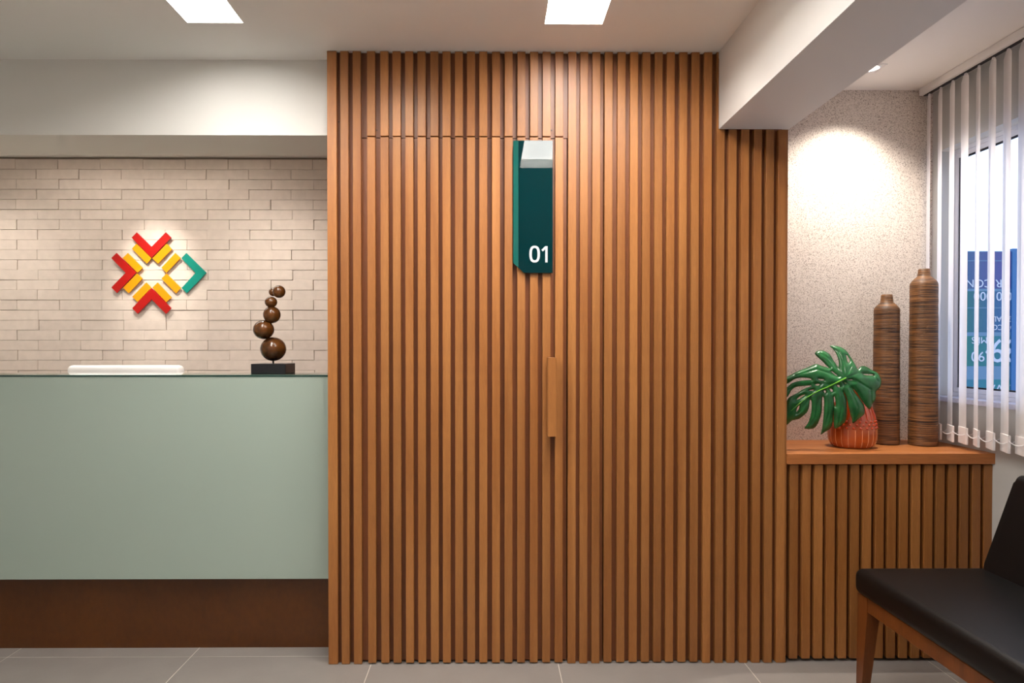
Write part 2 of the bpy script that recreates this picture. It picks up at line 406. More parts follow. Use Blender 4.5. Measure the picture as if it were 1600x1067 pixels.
# bricks: 24 courses read from the photo
PB = 65.6/F*YR; HB = 15.57/F*YR; zt = P(250, 249, YR).z - .001
offs = [26.0, 58.5, 27.7, 58.6, 26.5, 60.3, 27.6, 59.9, 27.8, 59.0, 28.0, 60.5, 26.5, 59.0, 27.0, 60.5, 61.0, 27.0, 60.0, 27.5, 59, 28, 60, 27]
bricks = []
for v in range(4):
    bm = bmesh.new(); g = .0006+.0002*v
    bx(bm, -PB/2+g, PB/2-g, -.006, .016, g*.6, HB-g*.6, .0012)
    for vv in bm.verts: vv.co += Vector((random.uniform(-.0005, .0005), random.uniform(-.0012, .0012), random.uniform(-.0007, .0007)))
    o = link('brick', bm, M_BRICK, wall_back, (0, 0, 0)); bricks.append(o)
used = set()
for r_ in range(24):
    z = zt-HB*(r_+1); x0 = P(offs[r_], 400, YR).x
    k = math.ceil((XVL-x0)/PB)
    for i in range(k-12, k+1):
        xa, xb = x0+PB*(i-1), x0+PB*i
        if xb < XL+.02 or xa > XVL-.01: continue
        if xb > XVL or xa < XL:
            xa2, xb2 = max(xa, XL), min(xb, XVL-.001)
            if xb2-xa2 < .01: continue
            box('brick', xa2+.001, xb2-.001, YR-.006+random.uniform(-.001, .001), YR+.012, z+.0006, z+HB-.0006, M_BRICK, wall_back, .0012)
            continue
        v = random.randrange(4)
        loc = ((xa+xb)/2+random.uniform(-.0007, .0007), YR+random.uniform(-.0018, .0015), z+random.uniform(-.0006, .0006))
        rot = (random.uniform(-.008, .008), 0, random.uniform(-.006, .006))
        if v not in used: used.add(v); bricks[v].location = loc; bricks[v].rotation_euler = rot
        else: inst('brick', bricks[v].data, wall_back, loc, rot)
    
box('wall_left', XL-.1, XL, YBACK, YR+.1, 0, 2.6, M_WHITE); tag(bpy.data.objects['wall_left'], kind='structure')
o = box('wall_rear', XL-.1, XR+.09, YBACK-.1, YBACK, 0, 2.6, M_WHITE); o.name = 'wall_front'; tag(o, kind='structure')
tag(box('trim_1', XL, XVL, 2.843, 3.137, ZBM, ZC, M_WHITE), 'white header beam over the reception counter', kind='structure')
bm = bmesh.new(); bx(bm, XL, XVL, 3.137, YN, ZR+.02, ZC+.03); bx(bm, XL, XVL, YN+.01, YN+.02, ZR+.04, ZC+.1)
tag(link('trim_3', bm, M_WHITE), 'hidden upstand behind the header beam', kind='structure')
tag(box('trim_2', XB0, XB1, YBACK, YS-.0005, ZBM, ZC, M_BEAM), 'white ceiling beam running from the slatted wall over the seats', kind='structure')

# right wall with window opening
WY0, WY1 = .55, 3.11
WZ0, WZ1 = 1.05, P(1473, 235, 3.09).z
bm = bmesh.new(); sheet_holes(bm, YBACK-.1, YN+.1, 0, 2.6, [(WY0, WY1, WZ0, WZ1)], lambda u, v, w_: (XR+w_, u, v), .09)
tag(link('wall_right', bm, M_WALLR), kind='structure')
tag(box('wall_niche', XVR-.05, XR+.09, YN, YN+.1, 0, ZC+.02, M_SPECK, base=False), kind='structure')
bpy.data.objects['wall_niche'].name = 'wall_back_niche'

# window
win = bpy.data.objects.new('window_1', None); COL.objects.link(win); win.location = (XR+.05, (WY0+WY1)/2, WZ0); tag(win, kind='structure')
hy = (WY1-WY0)/2; H = WZ1-WZ0; xf = .01
bm = bmesh.new(); fw = .018
bx(bm, xf, xf+.03, -hy, hy, .001, fw); bx(bm, xf, xf+.03, -hy, hy, H-fw, H-.001)
bx(bm, xf, xf+.03, -hy+.001, -hy+fw, fw, H-fw); bx(bm, xf, xf+.03, hy-fw, hy-.001, fw, H-fw)
link('window_frame', bm, M_ALU, win)
def sash(y0, y1, x0):
    s = .020; z0, z1 = fw+.001, H-fw-.001
    bm = bmesh.new()
    bx(bm, x0, x0+.018, y0, y1, z0, z0+s); bx(bm, x0, x0+.018, y0, y1, z1-s, z1)
    bx(bm, x0, x0+.018, y0, y0+s, z0+s, z1-s); bx(bm, x0, x0+.018, y1-s, y1, z0+s, z1-s)
    o = link('sash', bm, M_ALU, win)
    g = .007; bm = bmesh.new(); e = s+g
    bx(bm, x0+.004, x0+.014, y0+s, y1-s, z0+s, z0+e); bx(bm, x0+.004, x0+.014, y0+s, y1-s, z1-e, z1-s)
    bx(bm, x0+.004, x0+.014, y0+s, y0+e, z0+e, z1-e); bx(bm, x0+.004, x0+.014, y1-e, y1-s, z0+e, z1-e)
    link('gasket', bm, M_GASKET, o)
    box('pane', x0+.007, x0+.011, y0+s+g, y1-s-g, z0+s+g, z1-s-g, M_PANE, o)
sash(.45, hy-fw-.001, xf+.004); sash(-.449, .449, xf+.004); sash(-hy+fw+.001, -.45, xf+.004)
o = box('window_sill', -.075, .009, -hy-.03, hy+.05, -.021, .001, M_SILL, win, .002)
bm = bmesh.new(); bx(bm, -.02, .003, -.03, .03, 0, .05, .004); bx(bm, -.045, -.02, -.012, .012, .012, .035, .004)
lt = link('window_latch', bm, M_DARKPL, win, (0.012, .62, .045))

# ------------------------------------------------------------------ slatted wall volume + door
dx0, dx1 = P(563.5, 600, YB).x, P(885.7, 600, YB).x
zd = P(700, 216, YB).z
seam = P(942.3, 600, YB).x
body = bmesh.new()
bx(body, XVL, XVR, 2.812, YR+.1, .0, ZC+.03)
e_ = .0015
bx(body, XVL, dx0-e_, YB, 2.812, 0, ZC)                       # left of door
bx(body, dx0-e_+.0001, dx1+e_-.0001, YB, 2.812, zd+e_, ZC)     # above the door
bx(body, dx1+e_, seam-e_, YB, 2.812, 0, ZC)
bx(body, seam+e_, XB0, YB, 2.812, 0.004, ZC)
bx(body, XB0+.0001, XVR, YB, 2.812, 0.004, ZBM)
wc = link('wall_center', body, W_PANEL); tag(wc, kind='structure')
door = bpy.data.objects.new('door_1', None); COL.objects.link(door); door.location = ((dx0+dx1)/2, YB, 0); tag(door, kind='structure')
DX = (dx0+dx1)/2
slab_ = box('door_leaf', dx0-DX+e_, dx1-DX-e_, 0, .036, .008, zd-e_, W_PANEL, door)

lefts = [515.5, 533.8, 553, 575.3, 595.8, 614.8, 634.3, 653.5, 673.3, 692, 711.3, 730, 749, 768.8, 788.3, 808, 827.8, 847.3, 866.8,
         887, 905.3, 924.3, 943.3, 963.3, 982.8, 1001.8, 1020.8, 1039.5, 1059, 1077.8, 1097.5, 1117, 1135.8, 1155.3, 1174.8, 1193.8, 1212.8]
SW = 12.5/F*YS
slat_meshes = {}
def slat(parent, xc, z0, z1, off=(0, 0, 0), wdt=SW):
    key = (round(z0, 4), round(z1, 4), round(wdt, 4))
    loc = (xc-off[0], YS-off[1], z0-off[2])
    if key not in slat_meshes:
        bm = bmesh.new(); bx(bm, -wdt/2, wdt/2, 0, YB-YS-.0002, 0, z1-z0, .0009)
        o = link('slat', bm, W_SLAT, parent, loc); slat_meshes[key] = o.data
        return o
    return inst('slat', slat_meshes[key], parent, loc)
ZT = ZC-.001
for i, l in enumerate(lefts):
    xc = P(l+6.2, 975, YS).x
    zb = .0015 if i < 3 or 19 <= i < 22 or i >= 30 else .006
    if i == 0:
        x1 = xc+SW/2; box('slat', XVL, x1, YS, YB-.0002, .0015, ZT, W_SLAT, wc, .0009); continue
    if 3 <= i <= 18:
        slat(door, xc, .006, zd-e_-.0006, (DX, YB, 0)); slat(wc, xc, zd+e_+.001, ZT)
    elif i < 31: slat(wc, xc, zb, ZT)
    elif i == 31:
        xa, xb = xc-SW/2, xc+SW/2
        bm = bmesh.new(); prism(bm, [(xa-xc, 0), (xb-xc, 0), (xb-xc, ZBM-.001), (XB0-.0008-xc, ZBM-.001), (XB0-.0008-xc, ZT), (xa-xc, ZT)], 0, YB-YS-.0002)
        link('slat', bm, W_SLAT, wc, (xc, YS, .0015))
    else: slat(wc, xc, zb, ZBM-.001)
box('edge_strip', P(1225.6, 600, YS+.002).x, XVR, YS+.002, YB-.0002, .0015, ZBM-.001, W_SLAT, wc)
for px, py in ((529.5, 190.5), (588.5, 203.5), (861.5, 203.5)):
    p = P(px, py, YB); bm = bmesh.new(); lathe(bm, [(0, .0012), (.003, .0012), (.0035, 0), (0, 0)], 10)
    bmesh.ops.rotate(bm, verts=bm.verts, cent=(0, 0, 0), matrix=Matrix.Rotation(R(90), 3, 'X'))
    link('screw', bm, M_SCREW, wc, (p.x, p.y, p.z))
# pull handle
YH = 2.694
a, c = P(856.3, 558.5, YH), P(869.2, 682.5, YH)
hnd = bmesh.new(); bx(hnd, a.x-DX, c.x-DX, YH-YB, YS-YB-.012, c.z, a.z, .0012)
hnd_o = link('door_handle', hnd, W_SLAT, door)
bm = bmesh.new()
bx(bm, (a.x+c.x)/2-.008-DX, (a.x+c.x)/2+.008-DX, YS-YB-.012, 0, a.z-.07, a.z-.04); bx(bm, (a.x+c.x)/2-.008-DX, (a.x+c.x)/2+.008-DX, YS-YB-.012, 0, c.z+.04, c.z+.07)
link('standoff', bm, W_PANEL, hnd_o)

# ------------------------------------------------------------------ number sign
YG = 2.738
q = lambda px, py: P(px, py, YG)
base = q(832, 426)
sg = empty('door_number_sign', (base.x, YS, base.z), 'dark teal glossy door sign reading 01 with a cut lower left corner', 'sign')
def rel(px, py, o_=base): p = q(px, py); return (p.x-o_.x, p.z-o_.z)
bm = bmesh.new(); prism(bm, [rel(810, 219.5), rel(863.6, 219.5), rel(863.6, 426.2), rel(818.5, 426.2), rel(810, 418.2)][::-1], YG-YS, -.0005)
link('sign_panel', bm, M_TEALDARK, sg)
bm = bmesh.new()
pts = [rel(802, 219.5), rel(809.9, 219.5), rel(809.9, 418.1), rel(802, 410.6)]
prism(bm, pts[::-1], YG-YS, -.0005)
for v in bm.verts:
    if v.co.y < -.005 and v.co.x < rel(806, 300)[0]: v.co.y += .005
link('side_strip', bm, M_TEALLITE, sg)
# digits
bm = bmesh.new(); d0 = rel(835.4, 397); n_ = 40
hw, hh, st = 8.3/F*YG, 13.1/F*YG, 3.9/F*YG
ro, ri = [], []
for k in range(n_):
    t = 2*math.pi*k/n_; cs, sn = math.cos(t), math.sin(t); ex = .8
    f = lambda v: math.copysign(abs(v)**ex, v)
    ro.append((d0[0]+hw*f(cs), d0[1]+hh*f(sn))); ri.append((d0[0]+(hw-st)*f(cs), d0[1]+(hh-st*.9)*f(sn)))
yf = YG-YS-.0012
A = [bm.verts.new((x, yf, z)) for x, z in ro]; B = [bm.verts.new((x, yf, z)) for x, z in ri]
A2 = [bm.verts.new((x, yf+.001, z)) for x, z in ro]; B2 = [bm.verts.new((x, yf+.001, z)) for x, z in ri]
for k in range(n_):
    j = (k+1) % n_
    bm.faces.new((A[k], A[j], B[j], B[k])); bm.faces.new((A[k], A2[k], A2[j], A[j])); bm.faces.new((B[k], B[j], B2[j], B2[k]))
link('digit', bm, M_DIGIT, sg)
bm = bmesh.new()
prism(bm, [rel(*p_) for p_ in ((851.9, 384.6), (855.6, 384.6), (855.6, 410), (851.9, 410), (851.9, 389.3), (848, 393), (846, 390.3))][::-1], yf, yf+.001)
link('digit', bm, M_DIGIT, sg)

# ------------------------------------------------------------------ reception counter
YGF = 2.86; ZCT = P(250, 585.6, YGF).z
CX0, CX1 = -3.1, XVL-.001
ct = empty('reception_counter', ((CX0+CX1)/2, 3.0, 0), 'reception counter with pale green glass front and dark wooden plinth', 'reception counter')
ox = (CX0+CX1)/2
zgb = P(250, 905, YGF).z
box('front_glass', CX0-ox, CX1-ox-.003, YGF-3, YGF-3+.01, zgb, ZCT-.0085, M_GREEN, ct, .0008)
box('counter_body', CX0-ox, CX1-ox, YGF-3+.0105, .10, zgb, ZCT-.0085, M_WHITE, ct)
ypl = F*HC/(1012.5-541)
box('plinth', CX0-ox, CX1-ox, ypl-3, .09, 0, zgb-.0005, W_PLINTH, ct)
bm = bmesh.new(); bx(bm, CX0-ox, CX1-ox, YGF-3+.0015, .10, ZCT-.008, ZCT)
link('glass_top', bm, M_GTOP, ct)
box('glass_edge', CX0-ox, CX1-ox, YGF-3-.002, YGF-3+.0014, ZCT-.008, ZCT-.0008, M_GEDGE, ct)

# logo
YL = YR-.022
lc = P(245, 427, YL)
lg = empty('wall_logo', (lc.x, YR, P(245, 490, YL).z), 'red, yellow and teal chevron logo of raised pieces on the pale brick wall', 'logo')
lo_z = P(245, 490, YL).z
def piece(name, pts, mat, dy=0):
    pp = [P(160+x/7.111, 350+y/7.111, YL) for x, y in pts]
    cx = sum(p.x for p in pp)/len(pp); cz = sum(p.z for p in pp)/len(pp)
    bm = bmesh.new(); prism(bm, [(p.x-cx, p.z-cz) for p in pp], -.007, .0)
    o = link(name, bm, mat, lg, (cx-lc.x, YL-YR+.007+dy, cz-lo_z))
    bm = bmesh.new(); lathe(bm, [(0, 0), (.006, 0), (.006, .026), (0, .026)], 10)
    bmesh.ops.rotate(bm, verts=bm.verts, cent=(0, 0, 0), matrix=Matrix.Rotation(R(-90), 3, 'X'))
    mp_ = pp[0].lerp(pp[len(pp)//2], .5) if len(pp) == 4 else (pp[0]+pp[1]+pp[2]+pp[-1])/4
    link('spacer', bm, M_METAL, o, (mp_.x-cx, 0, mp_.z-cz)) if len(pp) == 4 else bm.free()
    return o
E = -.004
piece('red_chevron', [(328, 152), (385, 93), (548, 255), (707, 93), (768, 152), (550, 375)], M_RED, E)
piece('yellow_bar', [(328, 272), (380, 219), (545, 380), (493, 440)], M_YEL)
piece('yellow_bar', [(715, 218), (772, 280), (617, 440), (556, 380)], M_YEL)
piece('red_chevron', [(103, 378), (160, 322), (378, 542), (165, 765), (103, 705), (262, 542)], M_RED, E)
piece('yellow_bar', [(225, 378), (282, 322), (447, 488), (390, 540)], M_YEL)
piece('yellow_bar', [(385, 549), (445, 606), (292, 768), (228, 708)], M_YEL)
piece('red_chevron', [(335, 935), (550, 712), (768, 935), (710, 998), (550, 838), (395, 998)], M_RED, E)
piece('yellow_bar', [(330, 808), (487, 650), (543, 708), (390, 865)], M_YEL)
piece('yellow_bar', [(555, 705), (612, 650), (768, 815), (708, 868)], M_YEL)
piece('yellow_bar', [(655, 485), (810, 322), (868, 378), (712, 540)], M_YEL)
piece('yellow_bar', [(655, 605), (712, 550), (872, 710), (818, 770)], M_YEL)
piece('teal_chevron', [(877, 378), (932, 322), (1155, 542), (938, 768), (880, 710), (1035, 542)], M_TEAL)

# logo spot, then two added fill spots over the reception
downlight(*RDL[0], ZR, 'small square downlight in the reception ceiling above the wall logo', SPOT_LOGO, (lc.x, YR, lc.z+.0), 40, 1.0)
for (x, y_), s_ in zip(RDL[1:], ('left end of the desk', 'ball sculpture')):
    downlight(x, y_, ZR, 'added unseen fill spot in the reception ceiling above the '+s_, 22, (x, YR-.2, .9), 120, 1.0)

# sculpture on the counter
yc = 3.022
sb = P(427, 584, 3.022); 
sc_o = empty('ball_sculpture', (sb.x, yc, ZCT), 'dark brown sculpture of stacked balls on a black block, standing on the counter', 'sculpture')
a, c = P(392, 568.5, 2.952), P(446.3, 584, 2.952)
zb_h = a.z-ZCT
box('base', a.x-sb.x, c.x-sb.x, 2.952-yc, .074, 0.0002, zb_h, M_BLACK, sc_o, .001)
k_ = yc/F
def ball(px, py, rp, name='ball', dy=0, flat=1):
    p = P(px, py, yc+dy); bm = bmesh.new(); sphere(bm, (0, 0, 0), rp*k_, sc_=(1, 1, flat))
    return link(name, bm, M_BRONZE, sc_o, (p.x-sb.x, dy, p.z-ZCT), smooth=True, autos=60)
ball(427, 545.3, 19.6, flat=.95); ball(412, 515, 15.9, flat=.94); ball(424.8, 491.7, 13.3)
ball(423.5, 472, 9.5, flat=.9); ball(426.8, 456.3, 6.6, dy=.012); ball(436, 455.7, 9.8)
bm = bmesh.new(); lathe(bm, [(0, 0), (.004, 0), (.004, .03), (0, .03)], 12); link('pin', bm, M_BLACK, sc_o, (0, 0, zb_h), smooth=True)
# white office chair behind the counter
yo = 3.38
l_, r2 = P(104, 575, yo), P(283.5, 575, yo); zt2 = P(190, 570.5, yo).z; cxo = (l_.x+r2.x)/2; hwid = (r2.x-l_.x)/2
oc = empty('office_chair', (cxo, yo+.02, 0), 'white office chair behind the counter, only the top of its back showing', 'chair')
bm = bmesh.new()
bx(bm, -hwid, hwid, -.03, .03, .58, zt2, .024, 4)
link('backrest', bm, M_WPLASTIC, oc, smooth=True)
box('seat', -.25, .25, -.05, .38, .45, .53, M_WPLASTIC, oc, .03, 3, smooth=True)
bm = bmesh.new(); bx(bm, -.04, .04, -.045, -.031, .50, .80, .004); bx(bm, -.04, .04, -.045, .1, .43, .449, .004); link('back_bracket', bm, M_METAL, oc)
bm = bmesh.new(); lathe(bm, [(0, .1), (.03, .1), (.03, .3), (.02, .3), (.02, .43), (0, .43)], 20, 0, .16, 0); link('column', bm, M_METAL, oc, smooth=True)
for k in range(5):
    t = 2*math.pi*k/5+.3; e1 = Vector((.25*math.cos(t), .16+.25*math.sin(t), .075))
    bm = bmesh.new(); tube(bm, [(0.02*math.cos(t), .16+.02*math.sin(t), .11), e1], [.022, .013]); lg_ = link('base_leg', bm, M_METAL, oc, smooth=True)
    bm = bmesh.new(); sphere(bm, e1+Vector((0, 0, -.045)), .03, 16, 10, (1, 1, 1)); link('castor', bm, M_BLACK, lg_, smooth=True)

# ------------------------------------------------------------------ niche cabinet
CZT = .843; CXa = XVR+.001; CXb = P(1555, 717, YS).x
cb = empty('slatted_cabinet', ((CXa+CXb)/2, 2.95, 0), 'low slatted wooden cabinet under the window niche', 'cabinet')
ox = (CXa+CXb)/2
zs0 = P(1400, 725, YS).z
box('top', CXa-ox, CXb-ox, YS-.004-2.95, YN-.001-2.95, zs0, CZT, W_TOP, cb, .0012)
l2 = [38, 95, 150, 205, 260, 315, 370, 427, 482, 537, 592, 648, 702, 757, 810, 865, 918]
xend = P(1551, 800, YS+.014).x
bm = bmesh.new(); bx(bm, CXa-ox, xend-ox, YS+.052-2.95, YN-.001-2.95, .02, zs0-.0005); 
link('carcass', bm, W_PANEL, cb)
xm = P(1220+360/2.908, 800, YS).x
M_DARKGAP = plain('dark_recess_paint', '#2a170c', .9)
box('front_panel', CXa-ox, xm-ox-.001, YS+.033-2.95, YS+.0515-2.95, .015, zs0-.006, W_PANEL, cb)
box('front_panel', xm-ox+.001, xend-ox, YS+.033-2.95, YS+.0515-2.95, .015, zs0-.045, W_PANEL, cb)
YC2 = YS+.010; me2 = None
for l in l2:
    xc = P(1220+(l+19)/2.908, 1000, YC2).x
    if me2 is None:
        bm = bmesh.new(); wd = 13.2/F*YC2; bx(bm, -wd/2, wd/2, 0, .0225, 0, zs0-.004-.013, .0009)
        o = link('slat', bm, W_SLAT, cb, (xc-ox, YC2-2.95, .013)); me2 = o.data
    else: inst('slat', me2, cb, (xc-ox, YC2-2.95, .013))
box('side_leg', CXa-ox+.03, CXa-ox+.06, YS+.06-2.95, .1, 0, .0198, W_PANEL, cb); box('side_leg', xend-ox-.06, xend-ox-.03, YS+.06-2.95, .1, 0, .0198, W_PANEL, cb)
for o in list(bpy.data.objects):
    if o.name.startswith('side_leg'): o.name = 'leg'

# vases
def vase(pxl, pxr, pt, pshoulder, pneck, pneckw, ptopw, cy, label):
    s = cy/F; c0 = P((pxl+pxr)/2, 600, cy); rb = (pxr-pxl)/2*s
    zz = lambda py: P((pxl+pxr)/2, py, cy).z-CZT
    H = zz(pt); prof = [(0, 0), (rb-.004, 0), (rb*1.0, .003)]
    zs, zn = zz(pshoulder), zz(pneck); rt = rb*.945; rn = pneckw/2*s; rtp = ptopw/2*s
    for k in range(1, 40): 
        z = .003+(zs-.003)*k/40; prof.append((rb+(rt-rb)*k/40+random.uniform(-.0004, .0004), z))
    for k in range(0, 9):
        t = k/8; sm = t*t*(3-2*t)
        prof.append((rt+(rn-rt)*(1-math.sqrt(max(0, 1-t**1.8))*1.0) if False else rt+(rn-rt)*(.55*t*t+.45*sm), zs+(zn-zs)*(t**.85)))
    prof += [(rtp+(rn-rtp)*.4, zn+(H-zn)*.5), (rtp, H-.002), (rtp-.002, H), (rtp-.006, H), (rtp-.007, H-.03), (0, H-.03)]
    bm = bmesh.new(); lathe(bm, prof, 56)
    o = link('vase', bm, M_VASE, None, (c0.x, cy, CZT+.0003), smooth=True, autos=50); tag(o, label, 'vase', 'tall carved brown vases')
vase(1422, 1463, 420.3, 446, 431.8, 18.6, 16, 2.985, 'taller brown ribbed bottle vase, nearer the window blind')
vase(1365.5, 1404, 460.3, 485.5, 472.8, 18.6, 16, 3.025, 'shorter brown ribbed bottle vase, between the leaf and the taller vase')

# orange pot
cyp = 2.94; s = cyp/F; pc = P(1331.3, 690, cyp)
pot = empty('orange_pot', (pc.x, cyp, CZT+.0003), 'orange ceramic pot with bead band and pale rib lines, under the big leaf', 'vase')
rb = 34.6*s
prof = [(0, 0), (.070, 0), (.078, .003), (.0865, .014), (rb*.985, .032), (rb, .05), (rb*.997, .075), (rb*.965, .10), (rb*.93, .125), (rb*.85, .15), (rb*.74, .178), (rb*.62, .20), (rb*.55, .222), (rb*.53, .245), (rb*.5, .247), (rb*.48, .24), (rb*.5, .215), (0, .2)]
def prof_r(z):
    for (r1, z1), (r3, z3) in zip(prof[1:], prof[2:]):
        if z1 <= z <= z3 and z3 > z1: return r1+(r3-r1)*(z-z1)/(z3-z1)
    return .09
bm = bmesh.new(); lathe(bm, prof, 72); link('pot_body', bm, M_ORANGE, pot, smooth=True, autos=70)
bm = bmesh.new(); nb = 22
for row, z in enumerate((.088, .101, .114)):
    for k in range(nb):
        t = 2*math.pi*(k+.5*(row % 2))/nb; r_ = prof_r(z)
        q_ = bmesh.ops.create_icosphere(bm, subdivisions=1, radius=.0062)
        for v in q_['verts']: v.co += Vector((r_*math.cos(t), r_*math.sin(t), z))
o = link('bead_band', bm, M_ORANGE2, pot, smooth=True, autos=80); o['kind'] = 'stuff'
bm = bmesh.new()
for k in range(nb):
    t = 2*math.pi*(k+.25)/nb
    tube(bm, [((prof_r(z)+.0001)*math.cos(t), (prof_r(z)+.0001)*math.sin(t), z) for z in (.008, .02, .035, .05, .065, .08)], .0013, 5)
o = link('rib_lines', bm, M_RIB, pot); o['kind'] = 'stuff'
bm = bmesh.new()
for k in range(nb):
    t = 2*math.pi*(k+.25)/nb
    tube(bm, [((prof_r(z)-.0003)*math.cos(t), (prof_r(z)-.0003)*math.sin(t), z) for z in (.122, .14, .158, .178, .2, .22)], [.004, .0045, .004, .0035, .003, .002], 6)
o = link('upper_ribs', bm, M_ORANGE2, pot, smooth=True); o['kind'] = 'stuff'

# ------------------------------------------------------------------ monstera leaf
OUT = [(400,57),(450,58),(500,70),(535,92),(560,118),(590,165),(618,212),(638,250),(650,266),(668,242),(700,234),(738,250),(772,274),(812,290),(838,322),(853,358),(850,395),(836,430),(806,456),
 (806,492),(796,540),(778,560),(766,592),(750,616),(716,582),(690,546),(666,512),(640,470),(604,432),
 (622,466),(642,492),(662,520),(690,560),(706,600),(705,650),(688,672),(660,694),(630,720),(602,738),(598,700),(582,650),(570,600),(560,550),(545,500),(520,458),
 (532,490),(546,530),(551,580),(550,640),(546,690),(530,732),(490,764),(446,786),(438,740),(437,690),(436,640),(437,592),(433,640),(432,690),(424,740),(402,786),(360,812),(322,838),(334,790),(341,740),(346,690),(350,620),(353,560),(350,516),(341,503),
 (334,520),(333,570),(330,640),(312,700),(290,750),(255,784),(178,783),(205,746),(226,700),(240,640),(244,570),(240,540),(230,528),
 (225,545),(220,590),(205,635),(170,670),(130,700),(72,712),(36,745),(0,760),(-22,740),(-26,690),(-12,640),(10,575),(36,522),
 (60,500),(110,476),(150,450),(200,425),(236,415),(236,404),(200,407),(150,412),(100,420),(62,450),(36,500),(0,530),(-20,520),(-18,470),(0,440),(38,412),(70,386),(120,369),(180,361),(236,358),(234,346),
 (190,338),(140,338),(100,346),(70,364),(38,386),(-5,400),(-22,385),(-14,355),(38,325),(108,286),(140,275),(200,250),(258,226),(290,217),(330,234),(375,246),(400,256),
 (372,230),(340,196),(300,160),(270,128),(290,103),(340,99),(385,121),(414,150),(430,182),(452,212),(471,243),(480,240),(481,205),(474,165),(455,121),(430,86)]
HOLES = [[(300,347),(345,352),(350,360),(318,362)],[(275,396),(300,392),(316,398),(300,407),(280,405)],[(220,448),(240,442),(266,443),(244,454)],
 [(110,528),(140,500),(185,486),(170,500),(140,520)],[(108,636),(114,605),(134,580),(134,600),(122,625)],[(348,452),(364,450),(368,466),(358,472)],
 [(400,436),(418,436),(430,456),(412,460)],[(465,404),(484,402),(490,418),(478,422)],[(527,380),(544,382),(546,392),(534,392)],[(568,355),(598,352),(600,358),(572,360)],
 [(436,508),(446,508),(454,560),(449,590),(440,560)],[(545,140),(562,150),(578,190),(566,208),(552,180)],[(694,308),(720,303),(780,308),(786,318),(720,317)],
 [(412,282),(430,286),(462,312),(470,325),(440,308)],[(600,432),(612,436),(628,460),(640,480),(652,504),(640,500),(618,464)] ,[(470,230),(484,232),(494,256),(482,262)]]
HOLES = [h for k, h in enumerate(HOLES) if k not in (14, 15)]
def catmull(pts, n_=3, closed=True):
    res = []; L_ = len(pts)
    for i in range(L_):
        p0, p1, p2, p3 = pts[i-1], pts[i], pts[(i+1) % L_], pts[(i+2) % L_]
        for k in range(n_):
            t = k/n_; t2, t3 = t*t, t*t*t
            res.append(tuple(.5*(2*p1[d]+(p2[d]-p0[d])*t+(2*p0[d]-5*p1[d]+4*p2[d]-p3[d])*t2+(3*p1[d]-p0[d]-3*p2[d]+p3[d])*t3) for d in (0, 1)))
    return res
outl = catmull(OUT, 2); holes = [catmull(h, 3) for h in HOLES]
segs = []
for poly in [outl]+holes:
    segs += [(poly[i], poly[(i+1) % len(poly)]) for i in range(len(poly))]
def inside(x, y, poly):
    c = False; j = len(poly)-1
    for i in range(len(poly)):
        xi, yi = poly[i]; xj, yj = poly[j]
        if (yi > y) != (yj > y) and x < (xj-xi)*(y-yi)/(yj-yi)+xi: c = not c
        j = i
    return c
def dist(x, y):
    best = 1e9
    for (ax, ay), (bx_, by_) in segs:
        if abs(ax-x) > 110 or abs(ay-y) > 110: continue
        dx, dy = bx_-ax, by_-ay; l2_ = dx*dx+dy*dy+1e-9
        t = max(0, min(1, ((x-ax)*dx+(y-ay)*dy)/l2_)); d = (ax+t*dx-x)**2+(ay+t*dy-y)**2
        if d < best: best = d
    return math.sqrt(best)
JN = (537, 342)
VEINS = [[JN, (400, 300), (290, 262), (100, 320)], [JN, (470, 250), (400, 175), (320, 125)], [JN, (520, 200), (480, 110), (420, 70)], [JN, (600, 220), (560, 130)],
         [JN, (640, 300), (760, 290), (830, 370)], [JN, (650, 370), (760, 440), (770, 560)], [JN, (600, 480), (650, 600), (620, 700)],
         [JN, (500, 440), (505, 600), (480, 750)], [(440, 390), (400, 520), (395, 650), (350, 800)], [(340, 440), (295, 560), (280, 680), (220, 770)],
         [(420, 400), (300, 385), (120, 390), (30, 450)], [(250, 480), (170, 590), (80, 680)]]
vs_seg = [(v[i], v[i+1]) for v in VEINS for i in range(len(v)-1)]
def vdist(x, y):
    best = 1e9
    for (ax, ay), (bx_, by_) in vs_seg:
        dx, dy = bx_-ax, by_-ay; l2_ = dx*dx+dy*dy
        t = max(0, min(1, ((x-ax)*dx+(y-ay)*dy)/l2_)); best = min(best, (ax+t*dx-x)**2+(ay+t*dy-y)**2)
    return math.sqrt(best)
def leafY(x, y, d):
    # y of the blade: top leans back, left end falls away, lobes arch towards the viewer
    u = (JN[1]-y)/100; v = (JN[0]-x)/100
    base_ = 2.825 + (.022*u if u > 0 else -.004*u*0) + (.006*max(0, v)) + (.010*max(0, -v-1.0))
    base_ += .006*max(0, -u-2.2)**1.5
    vd = vdist(x, y)
    return base_ - .013*(1-math.exp(-d/22)) + .0055*math.exp(-vd/7)
pts = []; edges = []
for poly in [outl]+holes:
    o0 = len(pts); pts += [Vector(p_) for p_ in poly]; edges += [(o0+i, o0+(i+1) % len(poly)) for i in range(len(poly))]
nedge = len(pts)
g = 9.0; yy = 60.0; rowk = 0
while yy < 840:
    xx = -26.0+(g/2 if rowk % 2 else 0)
    while xx < 860:
        if inside(xx, yy, outl) and not any(inside(xx, yy, h) for h in holes):
            if dist(xx, yy) > 4: pts.append(Vector((xx, yy)))
        xx += g
    yy += g*.87; rowk += 1
vo, eo, fo, _, _, _ = delaunay_2d_cdt(pts, edges, [], 0, 1e-4)
lf_base = P(1322, 591, 2.83)
leaf = empty('monstera_leaf', (lf_base.x+.01, 2.90, CZT+.19), 'large split glossy green leaf standing in the orange pot', 'leaf')
lo_ = Vector(leaf.location)
bm = bmesh.new(); bv = []
